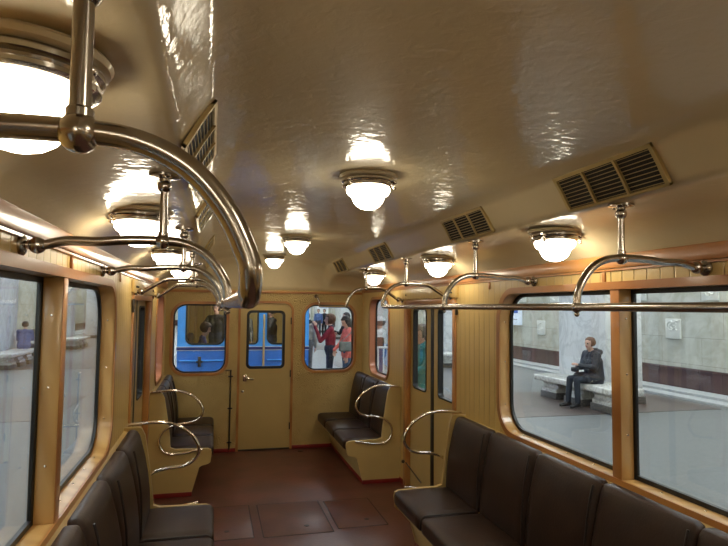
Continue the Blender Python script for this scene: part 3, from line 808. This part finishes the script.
for x0, x1 in ((-1.14, -.41), (.45, 1.14)):
    wobj = obj('end_window_frame', ring_plate(BM(), rrect(x0 - .012, x1 + .012, 1.088, 1.992, .142), rrect(x0 + .018, x1 - .018, 1.118, 1.962, .112), -.012, .062, 'end'), 'black', t)
    obj('window_pane', plate(BM(), rrect(x0 + .005, x1 - .005, 1.105, 1.975, .12), [], .03, .034, 'end'), 'glass', wobj, smooth=False)
dob = obj('end_door_frame', ring_plate(BM(), rrect(-.292, .272, 1.088, 1.962, .1), rrect(-.262, .242, 1.118, 1.932, .075), -.012, .062, 'end'), 'black', t)
obj('window_pane', plate(BM(), rrect(-.275, .255, 1.105, 1.945, .085), [], .03, .034, 'end'), 'glass', dob, smooth=False)
bm = BM()
for x in (-1.3, ): tube(bm, [(-HW + .05, -.03, .78), (-.42, -.03, .78)], .014, 8); tube(bm, [(.45, -.03, .78), (HW - .05, -.03, .78)], .014, 8)
obj('grab_rail', bm, 'blue', t)
for x in (-.365, .375): obj('vertical_handrail', tube(BM(), smooth_path([(x, 0, .45), (x, -.06, .5), (x, -.06, 1.0), (x, -.06, 1.62), (x, 0, 1.68)], 4), .022, 10), 'gold', t)
bm = BM(); box(bm, -.90, -.84, -.06, .0, .66, .86, .01); box(bm, -.93, -.81, -.045, .0, .74, .78, .006); obj('latch', bm, 'iron', t)
L = 14
bm = BM()
for sx in (-1, 1):
    x = sorted((sx * HW, sx * (HW - .06))); box(bm, x[0], x[1], .06, L, -.95, 2.3)
box(bm, -HW, HW, L - .06, L, -.95, 2.3); prism(bm, [(-HW, 2.3), (HW, 2.3), (.9, 2.65), (-.9, 2.65)], .06, L, 'y')
obj('car_body', bm, 'blue_low', t, smooth=False)
bm = BM(); box(bm, -HW + .06, HW - .06, .06, L - .07, .08, .15); obj('car_floor', bm, 'floor', t, smooth=False)
bm = BM(); box(bm, -HW + .061, -HW + .08, .07, L - .08, -.02, 2.29); box(bm, HW - .08, HW - .061, .07, L - .08, -.02, 2.29); box(bm, -HW + .09, HW - .09, 3.6, 3.7, -.02, 2.29); obj('inner_panelling', bm, 'panel', t, smooth=False)
bm = BM()
for x in (-1.05, -.85, -.7): tube(bm, [(x, 3.3, 0), (x, 3.3, 2.28)], .03, 8)
obj('inner_pole', bm, 'gold', t)
bm = BM(); box(bm, -.2, .2, 1.0, 2.2, 2.25, 2.28, .01); obj('added_inner_light', bm, 'globe', t)  # unseen glowing panel added to light the blue car's interior
bm = BM(); rbox(bm, (-1.2, .5, .50), (-.65, 3.2, .63), .05, 6); rbox(bm, (-1.22, .5, .63), (-1.08, 3.2, 1.2), .05, 6); box(bm, -1.2, -.7, .52, 3.18, .15, .52); obj('inner_bench', bm, 'leather', t)

# ------------------------------------------------------------------ people
def lerp(a, b_, t): return Vector(a) * (1 - t) + Vector(b_) * t
def person(label, loc, rz, J, C, hair, group=None, vox=.011, extra=(), hairstyle='short', hat=None, female=False, coat=0):
    """one continuous body: J joints (local, facing +Y), C clothing materials per region"""
    t = thing('person', label, 'person', loc, rz, group)
    prims = []      # (p0, p1, r0, r1, scale matrix or None, region)
    def cap(a, b_, r0, r1, reg): prims.append((Vector(a), Vector(b_), r0, r1, reg))
    pel, che, nec, hed = (Vector(J[k]) for k in ('pelvis', 'chest', 'neck', 'head'))
    side = Vector(J.get('side', (1, 0, 0))).normalized()
    sw = J.get('sw', .17)
    k = 1 + coat
    for e in (-1, 1):
        cap(pel + side * .075 * e, lerp(pel, che, .5) + side * .06 * e, .115 * k, .105 * k, 'top' if coat else 'bottom')
        cap(lerp(pel, che, .35) + side * .06 * e, che + side * .075 * e, .108 * k, .115 * k, 'top')
        cap(che + side * .06 * e, lerp(che, nec, .75) + side * .085 * e, .112 * k, .065 * k, 'top')
        cap(pel + side * .07 * e, pel + side * .07 * e + Vector((0, 0, -.05)), .118 * k, .11 * k, 'top' if coat > .1 else 'bottom')
    cap(lerp(che, nec, .5), nec, .085, .055, 'top')
    cap(nec, hed + Vector((0, 0, -.06)), .052, .05, 'skin')
    # head: facing direction
    f = Vector(J.get('face', (0, 1, 0))).normalized(); u = Vector(J.get('up', (0, 0, 1))).normalized(); r_ = f.cross(u).normalized(); u = r_.cross(f)
    H = lambda a, b_, c: hed + r_ * a + f * b_ + u * c
    cap(H(0, -.025, .03), H(0, .012, .035), .086, .078, 'skin')
    cap(H(0, .01, .02), H(0, .035, -.045), .074, .05, 'skin')
    cap(H(0, .045, -.075), H(0, .058, -.085), .03, .024, 'skin')
    cap(H(0, .086, .02), H(0, .105, -.018), .010, .015, 'skin')
    for e in (-1, 1):
        cap(H(.078 * e, -.005, .02), H(.08 * e, -.01, -.015), .014, .010, 'skin')
        cap(H(.03 * e, .078, .022), H(.032 * e, .079, .022), .011, .011, 'eye')
    cap(H(-.02, .082, -.045), H(.02, .082, -.045), .008, .008, 'lip')
    for e, n in ((-1, 'l'), (1, 'r')):
        sh, el, wr = (Vector(J[n + q]) for q in ('sho', 'elb', 'wri'))
        cap(sh, el, .058 * k, .046 * k, 'top'); cap(el, wr, .045 * k, .033 * k, 'top' if 'sleeve' not in J else 'skin')
        if 'sleeve' in J: cap(sh, lerp(sh, el, .75), .062, .058, 'top')
        cap(lerp(che, nec, .6) + side * (.06 * (1 if n == 'r' else -1)), sh, .075 * k, .058 * k, 'top')
        hd = Vector(J.get(n + 'hand', (0, 0, -1))).normalized(); pn = Vector(J.get(n + 'palm', (1, 0, 0))).normalized()
        pn = (pn - hd * pn.dot(hd)).normalized(); lat = hd.cross(pn)
        cap(wr, wr + hd * .03, .026, .024, 'skin')
        for q in (-.6, .6): cap(wr + hd * .02 + lat * .02 * q, wr + hd * .075 + lat * .032 * q, .017, .015, 'skin')
        cap(wr + hd * .03, wr + hd * .075, .019, .016, 'skin')
        for q, ln in ((-1.5, .058), (-.5, .072), (.5, .068), (1.5, .05)):
            b0 = wr + hd * .08 + lat * .021 * q; m1 = b0 + (hd + pn * .35).normalized() * ln * .55; m2 = m1 + (hd + pn * 1.1).normalized() * ln * .5
            cap(b0, m1, .0105, .0095, 'skin'); cap(m1, m2, .0095, .008, 'skin')
        th = -1.0
        b0 = wr + hd * .025 + lat * .026 * th; m1 = b0 + (hd * .7 + lat * th * .75 + pn * .3).normalized() * .045; cap(b0, m1, .013, .011, 'skin'); cap(m1, m1 + (hd + pn * .5).normalized() * .03, .011, .009, 'skin')
        hp, kn, an, toe = (Vector(J[n + q]) for q in ('hip', 'kne', 'ank', 'toe'))
        cap(hp, kn, .090, .062, 'bottom'); cap(kn, lerp(kn, an, .35), .062, .058, 'bottom'); cap(lerp(kn, an, .35), an + Vector((0, 0, .02)), .058, .052 if coat else .042, 'bottom')
        d_ = (toe - an); d_.z = 0; d_.normalize()
        heel = Vector((an.x, an.y, an.z - .045)) - d_ * .03
        cap(an + Vector((0, 0, -.01)), heel, .036, .036, 'shoe'); cap(heel, toe - d_ * .02, .038, .030, 'shoe'); cap(an + Vector((0, 0, -.02)), toe - d_ * .04, .038, .028, 'shoe')
    for (a, b_, r0, r1, reg) in extra: cap(a, b_, r0, r1, reg)
    bm = BM()
    for (a, b_, r0, r1, reg) in prims:
        # tapered capsule
        ax = b_ - a; L_ = ax.length
        zz = ax / L_ if L_ > 1e-5 else Vector((0, 0, 1))
        xx = zz.orthogonal().normalized(); yy = zz.cross(xx); rings = []
        for q in range(1, 7): th_ = -PI / 2 + PI / 2 * q / 6; rings.append((a + zz * r0 * math.sin(th_), r0 * math.cos(th_)))
        for q in range(0, 6): th_ = PI / 2 * q / 6; rings.append((b_ + zz * r1 * math.sin(th_), r1 * math.cos(th_)))
        RR = [[bm.verts.new(p + (xx * math.cos(2 * PI * j / 14) + yy * math.sin(2 * PI * j / 14)) * r) for j in range(14)] for p, r in rings]
        lo_ = bm.verts.new(a - zz * r0); hi_ = bm.verts.new(b_ + zz * r1)
        for i in range(len(RR) - 1):
            for j in range(14): bm.faces.new((RR[i][j], RR[i][(j + 1) % 14], RR[i + 1][(j + 1) % 14], RR[i + 1][j]))
        for j in range(14): bm.faces.new((lo_, RR[0][(j + 1) % 14], RR[0][j])); bm.faces.new((hi_, RR[-1][j], RR[-1][(j + 1) % 14]))
    me = bpy.data.meshes.new('body'); bm.to_mesh(me); bm.free()
    tmp = bpy.data.objects.new('tmp_body', me); COL.objects.link(tmp)
    mod = tmp.modifiers.new('r', 'REMESH'); mod.mode = 'VOXEL'; mod.voxel_size = vox; mod.use_smooth_shade = True
    sm = tmp.modifiers.new('s', 'SMOOTH'); sm.factor = .5; sm.iterations = 2
    dg = bpy.context.evaluated_depsgraph_get(); dg.update()
    ev = tmp.evaluated_get(dg); me2 = bpy.data.meshes.new_from_object(ev)
    bpy.data.objects.remove(tmp); bpy.data.meshes.remove(me)
    regs = ['skin', 'top', 'bottom', 'shoe', 'eye', 'lip'] + [q for q in C if q not in ('skin', 'top', 'bottom', 'shoe', 'eye', 'lip')]
    mat = dict(skin='skin', eye='eye', lip='lip'); mat.update(C)
    me2.materials.clear()
    for q in regs: me2.materials.append(M[mat[q]])
    n = len(me2.polygons); cen = np.empty(n * 3); me2.polygons.foreach_get('center', cen); cen = cen.reshape(-1, 3)
    best = np.full(n, 1e9); idx = np.zeros(n, dtype=np.int32)
    for (a, b_, r0, r1, reg) in prims:
        a = np.array(a); b_ = np.array(b_); d_ = b_ - a; L2 = max(1e-9, d_ @ d_)
        tt = np.clip(((cen - a) @ d_) / L2, 0, 1)
        ds = np.linalg.norm(cen - a - tt[:, None] * d_, axis=1) - (r0 + (r1 - r0) * tt)
        if reg in ('eye', 'lip'): ds = ds - .002
        k_ = ds < best; best[k_] = ds[k_]; idx[k_] = regs.index(reg)
    me2.polygons.foreach_set('material_index', idx); me2.update()
    body = bpy.data.objects.new('body', me2); COL.objects.link(body); body.parent = t
    me2.shade_smooth()
    # hair
    if hairstyle:
        bm = BM(); bmesh.ops.create_icosphere(bm, subdivisions=4, radius=1)
        dl = []
        for v in bm.verts:
            p = v.co.copy()
            nn = noise.noise(p * 3.5) * .06 + noise.noise(p * 9) * .03
            hr = (.098, .112, .108) if hairstyle != 'big' else (.118, .128, .122)
            q = Vector((p.x * hr[0], p.y * hr[1] - .018, p.z * hr[2] + .034)) * (1 + nn)
            # open the face
            if q.y > .028 and q.z < .078: q.y = .028 + (q.y - .028) * .08
            if q.z < -.03 and hairstyle == 'short': q.z = -.03 + (q.z + .03) * .5
            if hairstyle == 'long' and q.z < -.02: q.z = -.02 + (q.z + .02) * 2.6; q.y -= .01
            v.co = H(q.x, q.y, q.z)
        obj('hair', bm, hair, t, ang=180)
    if hat:
        bm = BM(); bmesh.ops.create_icosphere(bm, subdivisions=3, radius=1)
        for v in bm.verts:
            p = v.co.copy(); q = Vector((p.x * .106, p.y * .118 - .01, max(-.02, p.z) * .10 + .062)); v.co = H(q.x, q.y, q.z)
        for a_ in range(-4, 5):
            pass
        prism_pts = [(.085 * math.cos(a_ * PI / 10), .085 * math.sin(a_ * PI / 10)) for a_ in range(0, 11)]
        A = [bm.verts.new(H(x, .085 + y * .95, .060 - y * .15)) for x, y in prism_pts]; B = [bm.verts.new(H(x, .085 + y * .95, .068 - y * .15)) for x, y in prism_pts]
        nn = len(A)
        for i in range(nn): bm.faces.new((A[i], A[(i + 1) % nn], B[(i + 1) % nn], B[i]))
        bm.faces.new(A[::-1]); bm.faces.new(B)
        obj('cap', bm, hat, t)
    return t

def stand(h=1.70, **kw):
    k = h / 1.70
    J = dict(pelvis=(0, 0, .94), chest=(0, .0, 1.22), neck=(0, -.01, 1.44), head=(0, .01, 1.575), lsho=(-.18, 0, 1.38), rsho=(.18, 0, 1.38),
             lelb=(-.22, -.02, 1.10), relb=(.22, -.02, 1.10), lwri=(-.22, .06, .87), rwri=(.22, .06, .87),
             lhip=(-.085, 0, .90), rhip=(.085, 0, .90), lkne=(-.095, .02, .50), rkne=(.095, .02, .50), lank=(-.10, -.02, .09), rank=(.10, -.02, .09), ltoe=(-.12, .16, .035), rtoe=(.12, .16, .035), lpalm=(1, 0, 0), rpalm=(-1, 0, 0))
    J.update(kw)
    for q, v in J.items():
        if isinstance(v, tuple) and len(v) == 3 and not q.endswith(('face', 'up', 'hand', 'palm', 'side')): J[q] = tuple(c * k for c in v)
    return J
def sit(**kw):
    J = dict(pelvis=(0, 0, .56), chest=(0, .05, .84), neck=(0, .06, 1.04), head=(0, .085, 1.185), lsho=(-.18, .05, 1.0), rsho=(.18, .05, 1.0),
             lelb=(-.21, .12, .74), relb=(.21, .12, .74), lwri=(-.08, .32, .72), rwri=(.08, .32, .72),
             lhip=(-.09, .04, .55), rhip=(.09, .04, .55), lkne=(-.11, .46, .53), rkne=(.11, .46, .53), lank=(-.11, .44, .10), rank=(.11, .50, .10), ltoe=(-.13, .62, .035), rtoe=(.12, .68, .035),
             lhand=(.5, 1, 0), rhand=(-.5, 1, 0), lpalm=(.6, 0, -1), rpalm=(-.6, 0, -1))
    J.update(kw); return J
PZ = -.018
# woman on the marble bench (faces the train)
person('person in a dark navy hooded coat and trousers seated on the marble bench, looking left', (6.46, 9.74, PZ + .015), PI / 2, 
       sit(face=(-.15, 1, -.05), lwri=(-.05, .36, .80), rwri=(.09, .33, .74), lelb=(-.23, .14, .78), lhand=(.2, 1, .35), rhand=(-.4, 1, .1), chest=(0, .03, .86), neck=(0, .05, 1.06), head=(0, .09, 1.20)),
       dict(top='navy_coat', bottom='navy_trousers', shoe='black_shoe'), 'auburn_hair', vox=.009, coat=.28,
       extra=[((-.12, .02, .56), (-.14, .26, .565), .10, .09, 'top'), ((.12, .02, .56), (.14, .26, .565), .10, .09, 'top'), ((-.09, -.07, 1.05), (.09, -.07, 1.05), .06, .06, 'top'), ((-.07, -.02, 1.08), (.07, -.02, 1.08), .05, .05, 'top'), ((0, -.07, .59), (0, -.06, .8), .13, .12, 'top')])
tag(obj('handbag', rbox(BM(), (5.99, 9.66, .67), (6.09, 9.82, .76), .03, 5), 'black_cloth'), 'small dark bag held in the lap of the seated person on the bench', 'bag')
bm = lathe(BM(), [(.030, -.004), (.030, .004)], (0, 0, 0), 'x', 16)
# people seen through the end window
person('person in a red sweater and dark jeans raising a camera', (1.78, 12.35, PZ), PI / 2 - .15,
       stand(1.72, lelb=(-.20, .22, 1.14), relb=(.21, .20, 1.12), lwri=(-.06, .33, 1.44), rwri=(.08, .33, 1.42), lhand=(.3, .3, 1), rhand=(-.3, .3, 1), lpalm=(1, .3, 0), rpalm=(-1, .3, 0), head=(0, .03, 1.575), face=(0, 1, .05)),
       dict(top='red_sweater', bottom='dark_denim', shoe='black_shoe', hem='dark_denim'), 'auburn_hair', hairstyle='big', extra=[((-.06, 0, .98), (.06, 0, .98), .135, .135, 'hem'), ((0, -.01, 1.40), (0, -.01, 1.45), .075, .065, 'hem')])
t = thing('camera', 'black camera held up by the person in the red sweater', 'camera', (1.33, 12.42, 1.545), PI / 2 - .15)
obj('camera_body', box(BM(), -.07, .07, -.03, .03, -.045, .045, .01), 'black', t)
obj('lens', lathe(BM(), [(.034, .03), (.034, .085), (.028, .09)], (0, 0, 0), 'y', 18), 'black', t)
person('person in a coral jacket and blue jeans with head bowed', (2.07, 11.9, PZ), PI / 2 + .1,
       stand(1.70, face=(0, 1, -.55), up=(0, .4, 1), head=(0, .05, 1.56), lelb=(-.22, .06, 1.10), relb=(.22, .08, 1.12), lwri=(-.20, .10, .86), rwri=(.14, .26, .98)),
       dict(top='coral_jacket', bottom='mid_denim', shoe='black_shoe'), 'dark_hair', hairstyle='long', coat=.08, extra=[((-.07, 0, .90), (.07, 0, .90), .125, .125, 'top'), ((0, -.02, 1.42), (0, .02, 1.47), .08, .07, 'coll')] if False else [((-.07, 0, .90), (.07, 0, .90), .125, .125, 'top')])
t = thing('shoulder_bag', 'grey shoulder bag at the hip of the person in coral', 'bag', (1.93, 11.54, 1.06))
obj('bag_body', rbox(BM(), (-.13, -.05, -.10), (.13, .05, .10), .03, 5), 'grey_bag', t)
obj('bag_strap', tube(BM(), smooth_path([(-.1, .03, .09), (.1, .06, .25), (.24, .12, .40), (.30, .16, .42)], 4), .010, 6), 'grey_bag', t)
person('person in a beige shirt and grey trousers beside the blue car', (1.52, 14.1, PZ), -.4, stand(1.76, lelb=(-.2, .2, 1.15), lwri=(-.05, .3, 1.35), lhand=(0, .3, 1)), dict(top='beige_shirt', bottom='grey_trousers', shoe='grey_bag'), 'grey_hair', vox=.014)
person('person all in black standing behind the one in coral', (2.78, 15.2, PZ), PI / 2, stand(1.74, relb=(.26, .12, 1.14), rwri=(.1, .28, 1.2)), dict(top='black_cloth', bottom='black_cloth', shoe='black_shoe'), 'dark_hair', vox=.014)
person('distant person in a blue shirt far down the platform', (5.57, 35, PZ), PI * .9, stand(1.78), dict(top='blue_shirt', bottom='dark_denim', shoe='black_shoe'), 'brown_hair', vox=.018)
person('distant person in black far down the platform, beside the one in blue', (5.98, 35.2, PZ), PI * .8, stand(1.78), dict(top='black_cloth', bottom='black_cloth', shoe='black_shoe'), 'dark_hair', vox=.018)
person('person in a white shirt and white cap behind the railing', (2.80, 12.0, PZ), .9, stand(1.66), dict(top='white_shirt', bottom='blue_jeans', shoe='black_shoe'), 'grey_hair', hat='white_cap', vox=.013)
tag(obj('brown_bag', rbox(BM(), (2.53, 11.66, 1.02), (2.80, 11.75, 1.24), .03, 5), 'brown_leather'), 'brown bag worn in front of the person in the white cap', 'bag')
person('person in a teal padded jacket and jeans just outside the sliding doors', (2.02, 7.35, PZ), 1.9, stand(1.64, face=(0, 1, -.3), relb=(.24, .10, 1.12), rwri=(.08, .26, 1.08), lelb=(-.24, .1, 1.12), lwri=(-.08, .26, 1.08), lhand=(.6, 1, 0), rhand=(-.6, 1, 0)), dict(top='teal_jacket', bottom='blue_jeans', shoe='black_shoe'), 'grey_hair', coat=.22, hairstyle='short', vox=.011, extra=[((-.08, -.06, 1.36), (.08, -.06, 1.36), .08, .08, 'top')])
person('person in a blue jacket seated on the bench of the left platform', (-6.5, 20.55, PZ + .015), 0, sit(), dict(top='blue_jacket', bottom='dark_denim', shoe='black_shoe'), 'dark_hair', coat=.12, vox=.014)
# inside the blue train
person('person in a purple jacket reading, seated inside the blue car', (-.96, 12.95, .16), -PI / 2 + .1, sit(face=(0, 1, -.35), head=(0, .12, 1.20), lwri=(-.08, .34, .86), rwri=(.08, .34, .86)), dict(top='purple_jacket', bottom='dark_denim', shoe='black_shoe'), 'brown_hair', hairstyle='big', vox=.013)
person('person in dark clothes standing in the left window of the blue car', (-.62, 14.2, .16), PI - .5, stand(1.76, relb=(.28, .1, 1.2), rwri=(.1, .25, 1.3)), dict(top='black_cloth', bottom='dark_denim', shoe='black_shoe'), 'dark_hair', vox=.014)
person('person in dark clothes seen through the right window of the blue car', (.62, 13.6, .16), PI / 2 + .3, stand(1.70, lelb=(-.24, .12, 1.2), lwri=(-.1, .3, 1.3)), dict(top='black_cloth', bottom='dark_denim', shoe='black_shoe'), 'dark_hair', vox=.014)
person('person in grey standing behind the door window of the blue car', (.02, 14.6, .16), PI, stand(1.66), dict(top='grey_trousers', bottom='dark_denim', shoe='black_shoe'), 'brown_hair', vox=.014)

# ------------------------------------------------------------------ world, camera
wd_ = bpy.data.worlds.new('World'); sc.world = wd_; wd_.use_nodes = True
wd_.node_tree.nodes['Background'].inputs[0].default_value = (.02, .022, .025, 1); wd_.node_tree.nodes['Background'].inputs[1].default_value = .3

cam = bpy.data.cameras.new('camera_main'); co = bpy.data.objects.new('camera_main', cam); COL.objects.link(co); sc.camera = co
cam.sensor_width = 36; cam.lens = 575.4 / 728 * 36; cam.clip_start = .02
yaw, pitch, roll = .2554, .0608, .0104
F = Vector((math.sin(yaw) * math.cos(pitch), math.cos(yaw) * math.cos(pitch), math.sin(pitch)))
r0 = Vector((math.cos(yaw), -math.sin(yaw), 0)); u0 = r0.cross(F)
Rt = math.cos(roll) * r0 + math.sin(roll) * u0; U = -math.sin(roll) * r0 + math.cos(roll) * u0
mw = Matrix((Rt, U, -F)).transposed().to_4x4(); mw.translation = (-.7056, 0, 1.85); co.matrix_world = mw

sc.view_settings.view_transform = 'Standard'; sc.view_settings.look = 'None'; sc.view_settings.gamma = 1; sc.view_settings.exposure = 0.32
sc.view_settings.use_curve_mapping = False
cy = sc.cycles
cy.use_denoising = True; cy.max_bounces = 9; cy.diffuse_bounces = 5; cy.glossy_bounces = 5; cy.transparent_max_bounces = 12
cy.sample_clamp_indirect = 6; cy.caustics_reflective = False; cy.caustics_refractive = False
